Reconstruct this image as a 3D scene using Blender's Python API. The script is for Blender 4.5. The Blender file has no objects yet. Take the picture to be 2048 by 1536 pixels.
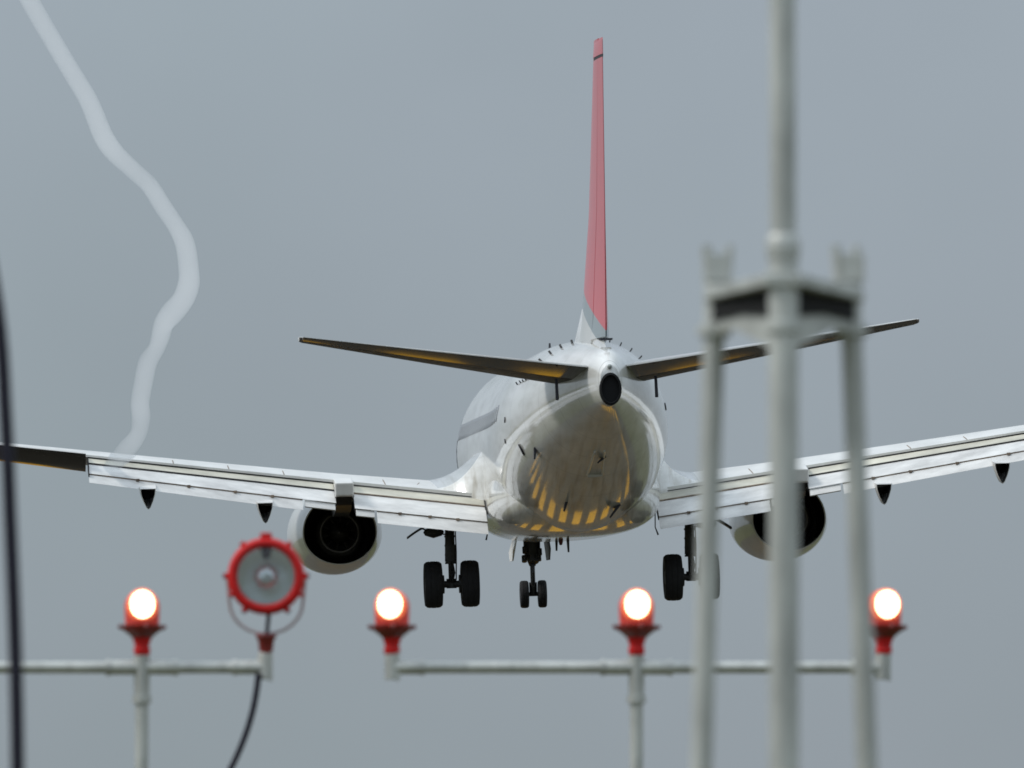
import bpy, math, random
from mathutils import Vector, Matrix
random.seed(7)
R = math.radians
S = bpy.context.scene
C = S.collection

# ------------------------------------------------------------------ camera, sky, sun, exposure
THETA = 4.0
FPX = 22356.0
cam_d = bpy.data.cameras.new("camera")
cam = bpy.data.objects.new("camera", cam_d); C.objects.link(cam)
cam.location = (0, 0, 1.7); cam.rotation_euler = (R(90 + THETA), 0, 0)
cam_d.sensor_width = 36; cam_d.lens = FPX / 2048 * 36
cam_d.clip_start = 0.5; cam_d.clip_end = 30000
cam_d.dof.use_dof = True; cam_d.dof.focus_distance = 236; cam_d.dof.aperture_fstop = 393 / 23.0
S.camera = cam
S.view_settings.view_transform = 'Standard'; S.view_settings.look = 'None'
S.view_settings.exposure = 0.25; S.view_settings.gamma = 1.0
S.cycles.use_denoising = True
S.cycles.filter_width = 1.7
S.cycles.max_bounces = 8; S.cycles.volume_bounces = 4
S.cycles.sample_clamp_indirect = 8.0

SUN_EL, SUN_AZ = 45.0, 262.0       # azimuth clockwise from +Y (away from the camera): behind left
w = bpy.data.worlds.new("World"); S.world = w; w.use_nodes = True
nt = w.node_tree; nt.nodes.clear()
def WN(t, **k):
    n = nt.nodes.new(t)
    for a, b in k.items(): setattr(n, a, b)
    return n
def lk(a, b): nt.links.new(a, b)
out = WN('ShaderNodeOutputWorld'); bg = WN('ShaderNodeBackground'); bg.inputs['Strength'].default_value = 0.1
tc = WN('ShaderNodeTexCoord'); sp = WN('ShaderNodeSeparateXYZ'); lk(tc.outputs['Generated'], sp.inputs[0])
mx = WN('ShaderNodeMath', operation='MAXIMUM'); lk(sp.outputs['Z'], mx.inputs[0]); mx.inputs[1].default_value = 0
ma = WN('ShaderNodeMath', operation='MULTIPLY_ADD'); lk(mx.outputs[0], ma.inputs[0]); ma.inputs[1].default_value = 2.35; ma.inputs[2].default_value = 0.725
no = WN('ShaderNodeTexNoise'); no.inputs['Scale'].default_value = 16; no.inputs['Detail'].default_value = 4
lk(tc.outputs['Generated'], no.inputs['Vector'])
nm = WN('ShaderNodeMath', operation='MULTIPLY_ADD'); lk(no.outputs['Fac'], nm.inputs[0]); nm.inputs[1].default_value = 0.24; nm.inputs[2].default_value = 0.88
mu = WN('ShaderNodeMath', operation='MULTIPLY'); lk(ma.outputs[0], mu.inputs[0]); lk(nm.outputs[0], mu.inputs[1])
# hue drifts a little from greenish grey to lilac grey across the cloud
no2 = WN('ShaderNodeTexNoise'); no2.inputs['Scale'].default_value = 14; no2.inputs['Detail'].default_value = 2
lk(tc.outputs['Generated'], no2.inputs['Vector'])
cr = WN('ShaderNodeMix', data_type='RGBA')
cr.inputs[6].default_value = (2.70, 3.26, 3.55, 1); cr.inputs[7].default_value = (3.05, 3.38, 3.92, 1)
lk(no2.outputs['Fac'], cr.inputs[0])
vm = WN('ShaderNodeVectorMath', operation='SCALE'); lk(cr.outputs[2], vm.inputs[0]); lk(mu.outputs[0], vm.inputs['Scale'])
sky = WN('ShaderNodeTexSky', sky_type='NISHITA', sun_disc=False, sun_elevation=R(SUN_EL), sun_rotation=R(SUN_AZ))
mxr = WN('ShaderNodeMix', data_type='RGBA'); mxr.inputs[0].default_value = 0.95
lk(sky.outputs[0], mxr.inputs[6]); lk(vm.outputs[0], mxr.inputs[7])
lk(mxr.outputs[2], bg.inputs['Color']); lk(bg.outputs[0], out.inputs['Surface'])

sun_d = bpy.data.lights.new("sun", 'SUN'); sun_d.energy = 1.5; sun_d.angle = R(14); sun_d.color = (1.0, 0.96, 0.9)
sun = bpy.data.objects.new("sun", sun_d); C.objects.link(sun)
az = R(SUN_AZ); el = R(SUN_EL)
sdir = Vector((math.sin(az) * math.cos(el), math.cos(az) * math.cos(el), math.sin(el)))
sun.rotation_euler = sdir.to_track_quat('Z', 'Y').to_euler()

# ------------------------------------------------------------------ helpers
def mat(name, col, rough=0.5, metal=0.0, noise=0.0, nscale=3.0, coat=0.0, spec=0.5, stretch=None, dark=None):
    m = bpy.data.materials.new(name); m.use_nodes = True
    b = m.node_tree.nodes['Principled BSDF']; N = m.node_tree.nodes; L = m.node_tree.links
    b.inputs['Base Color'].default_value = (*col, 1); b.inputs['Roughness'].default_value = rough
    b.inputs['Metallic'].default_value = metal; b.inputs['Coat Weight'].default_value = coat
    b.inputs['Coat Roughness'].default_value = 0.07
    b.inputs['Specular IOR Level'].default_value = spec
    if noise:
        t = N.new('ShaderNodeTexCoord'); mp = N.new('ShaderNodeMapping'); L.new(t.outputs['Object'], mp.inputs[0])
        if stretch: mp.inputs['Scale'].default_value = stretch
        n = N.new('ShaderNodeTexNoise'); n.inputs['Scale'].default_value = nscale; n.inputs['Detail'].default_value = 6
        n.inputs['Roughness'].default_value = 0.62
        L.new(mp.outputs[0], n.inputs['Vector'])
        r = N.new('ShaderNodeValToRGB'); r.color_ramp.elements[0].position = 0.32; r.color_ramp.elements[1].position = 0.68
        d = dark or tuple(c * (1 - noise) for c in col)
        r.color_ramp.elements[0].color = (*d, 1); r.color_ramp.elements[1].color = (*col, 1)
        L.new(n.outputs['Fac'], r.inputs[0]); L.new(r.outputs[0], b.inputs['Base Color'])
        rr = N.new('ShaderNodeMapRange'); rr.inputs[3].default_value = min(1, rough + 0.12); rr.inputs[4].default_value = max(0.03, rough - 0.05)
        L.new(n.outputs['Fac'], rr.inputs[0]); L.new(rr.outputs[0], b.inputs['Roughness'])
    return m

def emis(name, col, s):
    m = bpy.data.materials.new(name); m.use_nodes = True
    b = m.node_tree.nodes['Principled BSDF']
    b.inputs['Base Color'].default_value = (*col, 1)
    b.inputs['Emission Color'].default_value = (*col, 1); b.inputs['Emission Strength'].default_value = s
    return m

class MB:
    def __init__(s): s.v = []; s.f = []; s.mi = []; s.cur = 0
    def add(s, vs, fs):
        o = len(s.v); s.v += [tuple(p) for p in vs]
        for f in fs: s.f.append([i + o for i in f]); s.mi.append(s.cur)
    def loft(s, rings, cap0=True, cap1=True, closed=True):
        n = len(rings[0]); vs = [p for r in rings for p in r]; fs = []
        for i in range(len(rings) - 1):
            for j in range(n if closed else n - 1):
                k = (j + 1) % n
                fs.append([i * n + j, i * n + k, (i + 1) * n + k, (i + 1) * n + j])
        if cap0: fs.append(list(range(n))[::-1])
        if cap1: fs.append([(len(rings) - 1) * n + j for j in range(n)])
        s.add(vs, fs)
    def tube(s, pts, r, n=14, cap=True, sy=1.0):
        pts = [Vector(p) for p in pts]
        rs = r if isinstance(r, (list, tuple)) else [r] * len(pts)
        rings = []; up = None
        for i, p in enumerate(pts):
            t = (pts[min(i + 1, len(pts) - 1)] - pts[max(i - 1, 0)]).normalized()
            if up is None:
                up = Vector((0, 0, 1)) if abs(t.z) < 0.9 else Vector((0, 1, 0))
            a = t.cross(up).normalized(); b = a.cross(t).normalized(); up = b
            rings.append([p + (a * math.cos(q) + b * math.sin(q) * sy) * rs[i] for q in (2 * math.pi * j / n for j in range(n))])
        s.loft(rings, cap, cap)
    def lathe(s, prof, o=(0, 0, 0), ax='Z', n=32, cap=False, sx=1.0, low=1.0):
        rings = []
        for (r, h) in prof:
            ring = []
            for j in range(n):
                q = 2 * math.pi * j / n; a = r * math.cos(q) * sx; b = r * math.sin(q)
                if b < 0: b *= low
                if ax == 'Z': p = (o[0] + a, o[1] + b, o[2] + h)
                elif ax == 'Y': p = (o[0] + a, o[1] + h, o[2] + b)
                else: p = (o[0] + h, o[1] + a, o[2] + b)
                ring.append(p)
            rings.append(ring)
        s.loft(rings, cap, cap)
    def box(s, c, d, rot=None, taper=1.0):
        vs = []
        for z in (-1, 1):
            k = taper if z > 0 else 1.0
            for x, y in ((-1, -1), (1, -1), (1, 1), (-1, 1)):
                p = Vector((x * d[0] / 2 * k, y * d[1] / 2 * k, z * d[2] / 2))
                if rot is not None: p = rot @ p
                vs.append(p + Vector(c))
        s.add(vs, [[0, 3, 2, 1], [4, 5, 6, 7], [0, 1, 5, 4], [1, 2, 6, 5], [2, 3, 7, 6], [3, 0, 4, 7]])
    def prism(s, poly, d0, d1, ax='X'):
        def P(a, b, d): return {'X': (d, a, b), 'Y': (a, d, b), 'Z': (a, b, d)}[ax]
        s.loft([[P(a, b, d0) for a, b in poly], [P(a, b, d1) for a, b in poly]])
    def build(s, name, m, parent=None, smooth=True, bevel=0, loc=None, angle=38):
        me = bpy.data.meshes.new(name); me.from_pydata(s.v, [], s.f)
        for x in (m if isinstance(m, (list, tuple)) else [m]): me.materials.append(x)
        for i, p in enumerate(me.polygons): p.material_index = s.mi[i]
        o = bpy.data.objects.new(name, me); C.objects.link(o)
        import bmesh
        bm = bmesh.new(); bm.from_mesh(me); bmesh.ops.recalc_face_normals(bm, faces=bm.faces)
        if smooth:
            for f in bm.faces: f.smooth = True
            for e in bm.edges:
                if len(e.link_faces) == 2 and e.calc_face_angle(0) > R(angle): e.smooth = False
        bm.to_mesh(me); bm.free()
        if bevel:
            b = o.modifiers.new('bevel', 'BEVEL'); b.width = bevel; b.segments = 2; b.limit_method = 'ANGLE'; b.angle_limit = R(40)
        if parent is not None: o.parent = parent
        if loc is not None: o.location = loc
        return o

def tag(o, label=None, cat=None, group=None, kind=None):
    if label: o['label'] = label
    if cat: o['category'] = cat
    if group: o['group'] = group
    if kind: o['kind'] = kind
    return o
def empty(name, loc, label, cat, group=None):
    o = bpy.data.objects.new(name, None); C.objects.link(o); o.location = loc
    o.empty_display_size = 0.3
    return tag(o, label, cat, group)
def lerp(a, b, t): return a + (b - a) * t
def table(x, T):
    if x <= T[0][0]: return T[0][1:]
    for p, q in zip(T, T[1:]):
        if x <= q[0]:
            t = (x - p[0]) / (q[0] - p[0]); return tuple(lerp(a, b, t) for a, b in zip(p[1:], q[1:]))
    return T[-1][1:]
def smooth_table(T, n=5):
    # Catmull-Rom resampling of rows
    o = []
    for i in range(len(T) - 1):
        p0 = T[max(i - 1, 0)]; p1 = T[i]; p2 = T[i + 1]; p3 = T[min(i + 2, len(T) - 1)]
        for k in range(n):
            t = k / n
            o.append(tuple(0.5 * ((2 * b) + (-a + c) * t + (2 * a - 5 * b + 4 * c - d) * t * t + (-a + 3 * b - 3 * c + d) * t ** 3) for a, b, c, d in zip(p0, p1, p2, p3)))
    o.append(tuple(T[-1])); return o
CAMR = Matrix.Rotation(R(THETA), 4, 'X')
def place(px, py, D):      # a point at distance D seen at that spot of the 2048 x 1536 photograph
    v = Vector(((px - 1024) / FPX * D, D, (768 - py) / FPX * D))
    return (CAMR @ v) + Vector((0, 0, 1.7))

# ------------------------------------------------------------------ materials
def fuselage_mat():
    m = mat('fuselage_paint', (0.80, 0.80, 0.78), 0.30, 0, 0.0, coat=0.9, spec=0.5)
    N = m.node_tree.nodes; L = m.node_tree.links; b = N['Principled BSDF']
    t = N.new('ShaderNodeTexCoord'); s = N.new('ShaderNodeSeparateXYZ'); L.new(t.outputs['Object'], s.inputs[0])
    mp = N.new('ShaderNodeMapping'); mp.inputs['Scale'].default_value = (1.4, 0.25, 1.4); L.new(t.outputs['Object'], mp.inputs[0])
    n = N.new('ShaderNodeTexNoise'); n.inputs['Scale'].default_value = 2.2; n.inputs['Detail'].default_value = 8; L.new(mp.outputs[0], n.inputs['Vector'])
    r = N.new('ShaderNodeValToRGB'); r.color_ramp.elements[0].position = 0.3; r.color_ramp.elements[0].color = (0.60, 0.59, 0.55, 1)
    r.color_ramp.elements[1].position = 0.6; r.color_ramp.elements[1].color = (0.82, 0.82, 0.80, 1); L.new(n.outputs['Fac'], r.inputs[0])
    # frame seams every 1.02 m along the body
    a = N.new('ShaderNodeMath'); a.operation = 'PINGPONG'; a.inputs[1].default_value = 0.76; L.new(s.outputs['Y'], a.inputs[0])
    c = N.new('ShaderNodeMath'); c.operation = 'LESS_THAN'; c.inputs[1].default_value = 0.012; L.new(a.outputs[0], c.inputs[0])
    # belly oil streaks
    mp2 = N.new('ShaderNodeMapping'); mp2.inputs['Scale'].default_value = (5, 0.16, 1.0); L.new(t.outputs['Object'], mp2.inputs[0])
    n2 = N.new('ShaderNodeTexNoise'); n2.inputs['Scale'].default_value = 1.5; n2.inputs['Detail'].default_value = 5; L.new(mp2.outputs[0], n2.inputs['Vector'])
    lo = N.new('ShaderNodeMapRange'); lo.inputs[1].default_value = 0.5; lo.inputs[2].default_value = -1.2; L.new(s.outputs['Z'], lo.inputs[0])
    st = N.new('ShaderNodeMapRange'); st.inputs[1].default_value = 0.48; st.inputs[2].default_value = 0.70; st.inputs[4].default_value = 0.75; L.new(n2.outputs['Fac'], st.inputs[0])
    mm = N.new('ShaderNodeMath'); mm.operation = 'MULTIPLY'; L.new(lo.outputs[0], mm.inputs[0]); L.new(st.outputs[0], mm.inputs[1])
    m1 = N.new('ShaderNodeMix'); m1.data_type = 'RGBA'; L.new(mm.outputs[0], m1.inputs[0]); L.new(r.outputs[0], m1.inputs[6]); m1.inputs[7].default_value = (0.30, 0.25, 0.17, 1)
    sc = N.new('ShaderNodeMath'); sc.operation = 'MULTIPLY'; sc.inputs[1].default_value = 0.35; L.new(c.outputs[0], sc.inputs[0])
    m2 = N.new('ShaderNodeMix'); m2.data_type = 'RGBA'; L.new(sc.outputs[0], m2.inputs[0]); L.new(m1.outputs[2], m2.inputs[6]); m2.inputs[7].default_value = (0.12, 0.12, 0.12, 1)
    L.new(m2.outputs[2], b.inputs['Base Color'])
    bp = N.new('ShaderNodeBump'); bp.inputs['Strength'].default_value = 0.09; bp.inputs['Distance'].default_value = 0.02
    n3 = N.new('ShaderNodeTexNoise'); n3.inputs['Scale'].default_value = 1.1; L.new(t.outputs['Object'], n3.inputs['Vector']); L.new(n3.outputs['Fac'], bp.inputs['Height'])
    L.new(bp.outputs[0], b.inputs['Normal']); L.new(bp.outputs[0], b.inputs['Coat Normal'])
    return m
def fin_mat():
    m = mat('fin_paint', (0.6, 0.1, 0.12), 0.35, coat=0.5)
    N = m.node_tree.nodes; L = m.node_tree.links; b = N['Principled BSDF']
    t = N.new('ShaderNodeTexCoord'); s = N.new('ShaderNodeSeparateXYZ'); L.new(t.outputs['Object'], s.inputs[0])
    a = N.new('ShaderNodeMath'); a.operation = 'MULTIPLY_ADD'; a.inputs[1].default_value = -0.24; L.new(s.outputs['Y'], a.inputs[0]); L.new(s.outputs['Z'], a.inputs[2])
    # a = z - 0.3 y ; red above the slanted line, a grey band under it, white below
    r = N.new('ShaderNodeValToRGB'); r.color_ramp.interpolation = 'CONSTANT'
    mr = N.new('ShaderNodeMapRange'); mr.inputs[1].default_value = 4.55; mr.inputs[2].default_value = 6.55; L.new(a.outputs[0], mr.inputs[0])
    L.new(mr.outputs[0], r.inputs[0])
    r.color_ramp.elements[0].position = 0; r.color_ramp.elements[0].color = (0.62, 0.63, 0.62, 1)
    e = r.color_ramp.elements.new(0.26); e.color = (0.26, 0.31, 0.33, 1)
    r.color_ramp.elements[-1].color = (0.62, 0.055, 0.075, 1); r.color_ramp.elements[-1].position = 0.47
    L.new(r.outputs[0], b.inputs['Base Color'])
    return m
M = dict(
    body=fuselage_mat(), fin=fin_mat(),
    wing=mat('wing_paint', (0.82, 0.81, 0.78), 0.38, 0.0, 0.22, 1.2, coat=0.3, stretch=(1, .3, 1)),
    flap=mat('flap_paint', (0.80, 0.79, 0.77), 0.42, 0.0, 0.36, 1.7, stretch=(.6, 1.5, 1)),
    cream=mat('foreflap_primer', (0.72, 0.69, 0.58), 0.5, 0.0, 0.45, 1.2, stretch=(.6, 1, 1)),
    seal=mat('seal_and_slot_shadow', (0.02, 0.018, 0.018), 0.8),
    seam=mat('dirty_seam', (0.10, 0.07, 0.05), 0.8, 0, 0.5, 4, dark=(0.35, 0.27, 0.2)),
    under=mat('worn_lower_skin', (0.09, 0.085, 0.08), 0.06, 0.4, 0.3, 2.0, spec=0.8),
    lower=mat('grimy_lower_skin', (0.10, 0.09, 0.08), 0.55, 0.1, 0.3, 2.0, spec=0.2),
    liner=mat('fairing_inner_shade', (0.10, 0.10, 0.10), 0.8),  # dark colour paints the shade inside the hollow fairing
    dark=mat('dark_gear_paint', (0.05, 0.05, 0.05), 0.5, 0.2, 0.5, 9),
    tyre=mat('tyre_rubber', (0.012, 0.012, 0.014), 0.8, 0, 0.3, 10),
    hub=mat('wheel_hub_metal', (0.10, 0.10, 0.11), 0.5, 0.6, 0.4, 10),
    hot=mat('heat_stained_metal', (0.05, 0.045, 0.04), 0.45, 0.7, 0.4, 3),
    duct=mat('fan_duct_liner', (0.012, 0.012, 0.014), 0.55, 0.2, 0.3, 4),
    ring=mat('nozzle_ring_metal', (0.16, 0.15, 0.14), 0.5, 0.6, 0.4, 4),
    nac=mat('nacelle_paint', (0.80, 0.80, 0.76), 0.28, 0, 0.15, 1.6, coat=0.8),
    glass=mat('cabin_window_glass', (0.26, 0.27, 0.29), 0.1, 0, spec=0.6),
    mark=mat('black_marking', (0.03, 0.03, 0.04), 0.6),
    soot_and_shade=mat('soot_and_shade', (0.004, 0.004, 0.005), 0.9),  # exhaust soot, and painted shade under the mast's head plate
    galv=mat('galvanised_pipe', (0.64, 0.65, 0.61), 0.42, 0.30, 0.38, 18, stretch=(1, 1, .3)),
    red=mat('red_enamel', (0.66, 0.012, 0.012), 0.5, 0, 0.25, 25, spec=0.3),
    dred=mat('dark_red_enamel', (0.22, 0.012, 0.010), 0.4, 0, 0.4, 25, coat=0.3),
    cable=mat('black_cable_sheath', (0.008, 0.006, 0.022), 0.6, 0, 0.2, 30),
    mirror=mat('reflector_metal', (0.92, 0.95, 0.96), 0.16, 0.95, 0.12, 30),
)
M['beacon'] = mat('beacon_glass', (0.12, 0.01, 0.02), 0.2)
M['bulb'] = emis('lit_lamp', (1.0, 0.50, 0.28), 9.0)
M['halo'] = emis('bloom_glow', (1.0, 0.20, 0.08), 0.6)
M['glow'] = emis('lit_red_glass', (0.55, 0.045, 0.03), 0.16)
M['tail_lens'] = mat('tail_light_lens', (0.30, 0.32, 0.30), 0.1, 0)

def glassy():
    m = bpy.data.materials.new('clear_cover_glass'); m.use_nodes = True
    N = m.node_tree.nodes; L = m.node_tree.links; N.clear()
    o = N.new('ShaderNodeOutputMaterial'); t = N.new('ShaderNodeBsdfTransparent'); g = N.new('ShaderNodeBsdfGlossy')
    g.inputs['Roughness'].default_value = 0.08; t.inputs['Color'].default_value = (0.95, 0.98, 0.98, 1)
    x = N.new('ShaderNodeMixShader'); x.inputs[0].default_value = 0.06
    L.new(t.outputs[0], x.inputs[1]); L.new(g.outputs[0], x.inputs[2]); L.new(x.outputs[0], o.inputs[0]); return m
M['lens'] = glassy()

# ------------------------------------------------------------------ the airliner's frame (X right wing, Y nose, Z up; origin on the centreline over the main wheels)
YAW, PITCH, ROLL = 3.10, -1.5, 1.7
ORG = (1134.5, 886, 243.0)
rotc = Matrix.Rotation(R(YAW), 4, 'Z') @ Matrix.Rotation(R(PITCH), 4, 'X') @ Matrix.Rotation(R(-ROLL), 4, 'Y')
PM = Matrix.Translation(place(*ORG)) @ CAMR @ rotc

# ------------------------------------------------------------------ ground
def ground():
    b = MB(); n = 8; e = 9000
    b.add([(-e, -e, 0), (e, -e, 0), (e, e, 0), (-e, e, 0)], [[0, 1, 2, 3]])
    m = mat('dry_grass_ground', (0.105, 0.095, 0.045), 0.9, 0, 0.5, 0.06, dark=(0.055, 0.065, 0.028), spec=0.1)
    tag(b.build('ground', m, smooth=False), kind='structure')
    b = MB(); b.add([(-26, 130, .004), (22, 130, .004), (-10, 3000, .004), (-58 - 0, 3000, .004)], [[0, 1, 2, 3]])
    m = mat('runway_asphalt', (0.055, 0.048, 0.036), 0.85, 0, 0.35, 0.5, spec=0.2)
    tag(b.build('runway', m, smooth=False), kind='structure')
    # orange-yellow painted bars at the head of the runway
    b = MB()
    m = mat('orange_runway_paint', (0.92, 0.45, 0.02), 0.7, 0, 0.2, 1.2, spec=0.2)
    def bar(x0, x1, y0, y1):
        sk = -0.0115
        b.add([(x0 + sk * (y0 - 243), y0, .008), (x1 + sk * (y0 - 243), y0, .008), (x1 + sk * (y1 - 243), y1, .008), (x0 + sk * (y1 - 243), y1, .008)], [[0, 1, 2, 3]])
    for k in range(0, 11):
        x = -21 + k * 3.5
        bar(x, x + 1.8, 271.2 + 1.15 * max(0, abs(x + 3.2) - 5.5), 289)
    tag(b.build('runway_marking', m, smooth=False), kind='structure')
ground()

# ------------------------------------------------------------------ airliner
def airliner():
    root = empty('airliner', (0, 0, 0), 'white twin-engined airliner with a red tail fin, wheels and flaps down, seen from behind', 'airliner')
    root.matrix_world = PM
    # --- fuselage
    T = [(16.5, -.5, .04, -.46, -.54), (15.9, -.4, .72, .25, -1.08), (14.6, -.2, 1.32, .98, -1.6), (13.0, -.05, 1.70, 1.68, -1.86), (11.0, 0, 1.86, 2.02, -1.98),
         (8, 0, 1.88, 2.05, -2.0), (3, 0, 1.88, 2.05, -2.0), (-1.5, 0, 1.88, 2.05, -2.0), (-3.5, .02, 1.875, 2.05, -1.98), (-4.8, .08, 1.85, 2.05, -1.88), (-6.2, .2, 1.78, 2.03, -1.62),
         (-8.0, .40, 1.60, 1.99, -1.18), (-10.0, .62, 1.32, 1.93, -.68), (-12.0, .82, .95, 1.84, -.22), (-13.5, .93, .64, 1.73, .12), (-14.6, 1.0, .40, 1.60, .35), (-15.1, 1.0, .27, 1.42, .44), (-15.3, .98, .19, 1.28, .52)]
    rings = []
    nn = 64
    for (y, zc, hw, zt, zb) in smooth_table(T, 6):
        ring = []
        for j in range(nn):
            q = 2 * math.pi * j / nn; c, s_ = math.cos(q), math.sin(q)
            ring.append((hw * c, y, zc + (zt - zc) * s_ if s_ >= 0 else zc + (zc - zb) * s_))
        rings.append(ring)
    b = MB(); b.loft(rings)
    fus = b.build('fuselage', M['body'], root, angle=60)
    def hullpoint(y, q, off=0.0):
        # point on the skin at station y and angle q (degrees; 0 = right side, 90 = top), and outward direction
        zc, hw, zt, zb = table(y, sorted([(r[0],) + r[1:] for r in smooth_table(T, 6)]))
        c, s_ = math.cos(R(q)), math.sin(R(q)); h = (zt - zc) if s_ >= 0 else (zc - zb)
        n = Vector((c / hw, 0, s_ / h)).normalized()
        return Vector((hw * c, y, zc + h * s_)) + n * off, n
    # wing-to-body fairing
    F = [(7.6, .3, -1.75, .15), (6.8, 1.2, -1.6, .45), (5.0, 1.72, -1.4, .68), (2.0, 1.84, -1.28, .80), (-.6, 1.85, -1.22, .86), (-2.2, 1.83, -1.20, .86), (-3.4, 1.66, -1.2, .80), (-4.6, 1.30, -1.15, .62), (-5.8, .8, -1.1, .4)]
    rings = []
    for (y, hw, zc_, hh) in smooth_table(F, 5):
        hw = max(hw, .1)
        rings.append([(math.copysign(abs(math.cos(q)) ** .74, math.cos(q)) * hw, y, zc_ + math.copysign(abs(math.sin(q)) ** .74, math.sin(q)) * hh) for q in (2 * math.pi * (j + .5) / 48 for j in range(48))])
    b = MB(); b.loft(rings); b.build('belly_fairing', M['body'], root, angle=60)
    # tail end: exhaust and light
    b = MB(); cz = .78
    rings = []
    for (y, k) in ((-14.7, .80), (-15.2, 1.0), (-15.42, 1.0), (-15.44, .86), (-15.36, .8)):
        rings.append([(.225 * k * math.cos(q), y, cz + .335 * k * math.sin(q)) for q in (2 * math.pi * j / 28 for j in range(28))])
    b.loft(rings); ex = b.build('tail_exhaust', M['soot_and_shade'], root)
    b = MB(); b.lathe([(0, -.10), (.035, -.08), (.05, -.02), (.055, .08)], (0, -15.3, 1.24), 'Y', 16); b.build('tail_light', M['tail_lens'], root)
    # cabin windows
    for sd in (-1, 1):
        for k in range(32):
            y = 10.6 - k * .508
            if abs(y - 2.7) < .2: continue
            p, n = hullpoint(y, 14 if sd > 0 else 166, .004)
            up = Vector((0, 0, 1)); up = (up - n * up.dot(n)).normalized()
            vs = []
            for (a, c_) in ((-.10, -.18), (.10, -.18), (.13, -.10), (.13, .12), (.09, .18), (-.09, .18), (-.13, .12), (-.13, -.10)):
                vs.append(p + Vector((0, a, 0)) + up * c_)
            b = MB(); b.loft([[v for v in vs], [v - n * .03 for v in vs]]); b.build('window', M['glass'], root, smooth=False)
    # doors on the left and right side (outline only)
    def door(y, zc, hh, sd, ww=.42):
        b = MB()
        def strip(pts):
            b.tube(pts, .006, 6)
        def P(yy, z):
            zc_, hw, zt, zb = table(yy, sorted([(r[0],) + r[1:] for r in smooth_table(T, 4)]))
            h = (zt - zc_) if z > zc_ else (zc_ - zb)
            s_ = max(-.99, min(.99, (z - zc_) / h)); return (sd * hw * math.sqrt(1 - s_ * s_) + sd * .004, yy, z)
        N_ = 8
        strip([P(y - ww, lerp(zc - hh, zc + hh, i / N_)) for i in range(N_ + 1)] + [P(y + ww, lerp(zc + hh, zc - hh, i / N_)) for i in range(N_ + 1)] + [P(y - ww, zc - hh)])
        b.build('door_outline', M['mark'], root)
    for sd in (-1, 1):
        door(11.9, .1, .9, sd); door(6.0, -1.1, .42, sd, .6)
    # small markings, vents and registration strokes on the left rear flank
    b = MB()
    for k, (dy, hh) in enumerate(((0, .09), (.35, .10), (.7, .09), (1.05, .09), (1.5, .11))):
        p, n = hullpoint(-9.0 + dy, 152, .004); 
        b = MB(); b.box(p, (.02, .16, hh), Matrix.Rotation(R(-28), 3, 'Y') @ Matrix.Rotation(R(10 * (k % 2)), 3, 'X'))
        b.build('registration_mark', M['mark'], root, smooth=False)
    for (y, q, a, c_) in ((-6.9, 176, .12, .12), (-6.7, 190, .1, .06), (-8.0, 205, .25, .05), (-7.4, 8, .16, .14)):
        p, n = hullpoint(y, q, .002); b = MB()
        b.lathe([(0, .012), (a * .5, .012), (a * .55, 0)], (0, 0, 0), 'Z', 14)
        o = b.build('vent', M['mark'], root); o.matrix_local = Matrix.Translation(p) @ n.to_track_quat('Z', 'Y').to_matrix().to_4x4()
    # vortex vanes round the upper tail
    for sd in (-1, 1):
        for k in range(5):
            q = 90 + sd * (16 + 9.5 * k); p, n = hullpoint(-9.4 + .12 * k, q, .035)
            b = MB(); b.box((0, 0, 0), (.018, .18, .09)); o = b.build('vortex_vane', M['hub'], root, smooth=False)
            yy = Vector((0, 1, 0)); yy = (yy - n * yy.dot(n)).normalized(); xx = yy.cross(n)
            o.matrix_local = Matrix.Translation(p) @ Matrix((xx, yy, n)).transposed().to_4x4() @ Matrix.Rotation(R(sd * 6), 4, 'Z')
    # blade antennas and drains below
    def blade(y, q, h, c_, name='antenna', m='mark', t=.03, tilt=0):
        p, n = hullpoint(y, q, 0); b = MB()
        b.loft([[(-t, -c_ / 2, -.05), (t, -c_ / 2, -.05), (t, c_ / 2, -.05), (-t, c_ / 2, -.05)], [(-t * .5, -c_ * .55, h), (t * .5, -c_ * .55, h), (t * .5, c_ * .05, h), (-t * .5, c_ * .05, h)]])
        o = b.build(name, M[m], root, smooth=False)
        zz = n; yy = Vector((0, 1, 0)); yy = (yy - zz * yy.dot(zz)).normalized(); xx = yy.cross(zz)
        mm = Matrix((xx, yy, zz)).transposed().to_4x4(); o.matrix_local = Matrix.Translation(p) @ mm @ Matrix.Rotation(R(tilt), 4, 'Y')
    blade(-9.0, 214, .20, .25, tilt=-50); blade(-10.6, 275, .16, .2, tilt=55); blade(-6.8, 254, .17, .3); blade(-6.2, 292, .30, .3, tilt=60)
    blade(1.5, 271, .36, .3); blade(4.0, 268, .3, .3); blade(5.5, 90, .28, .35)
    b = MB(); b.lathe([(0, -.13), (.03, -.12), (.05, -.05), (.055, .03)], (-.15, 1.0, -2.08), 'Z', 16); b.build('beacon', M['beacon'], root)
    # drain hatch frame under the tail
    b = MB()
    def bp(x, y):
        zc, hw, zt, zb = table(y, sorted([(r[0],) + r[1:] for r in smooth_table(T, 6)])); return Vector((x, y, zc - (zc - zb) * math.sqrt(max(0, 1 - (x / hw) ** 2)) - .012))
    b.tube([bp(-.10, -11.2), bp(-.12, -10.4), bp(-.15, -9.3)], .026, 8); b.tube([bp(.10, -11.2), bp(.12, -10.4), bp(.15, -9.3)], .026, 8); b.tube([bp(-.15, -9.3), bp(.15, -9.3)], .055, 8)
    b.build('tail_skid', M['wing'], root)

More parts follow.
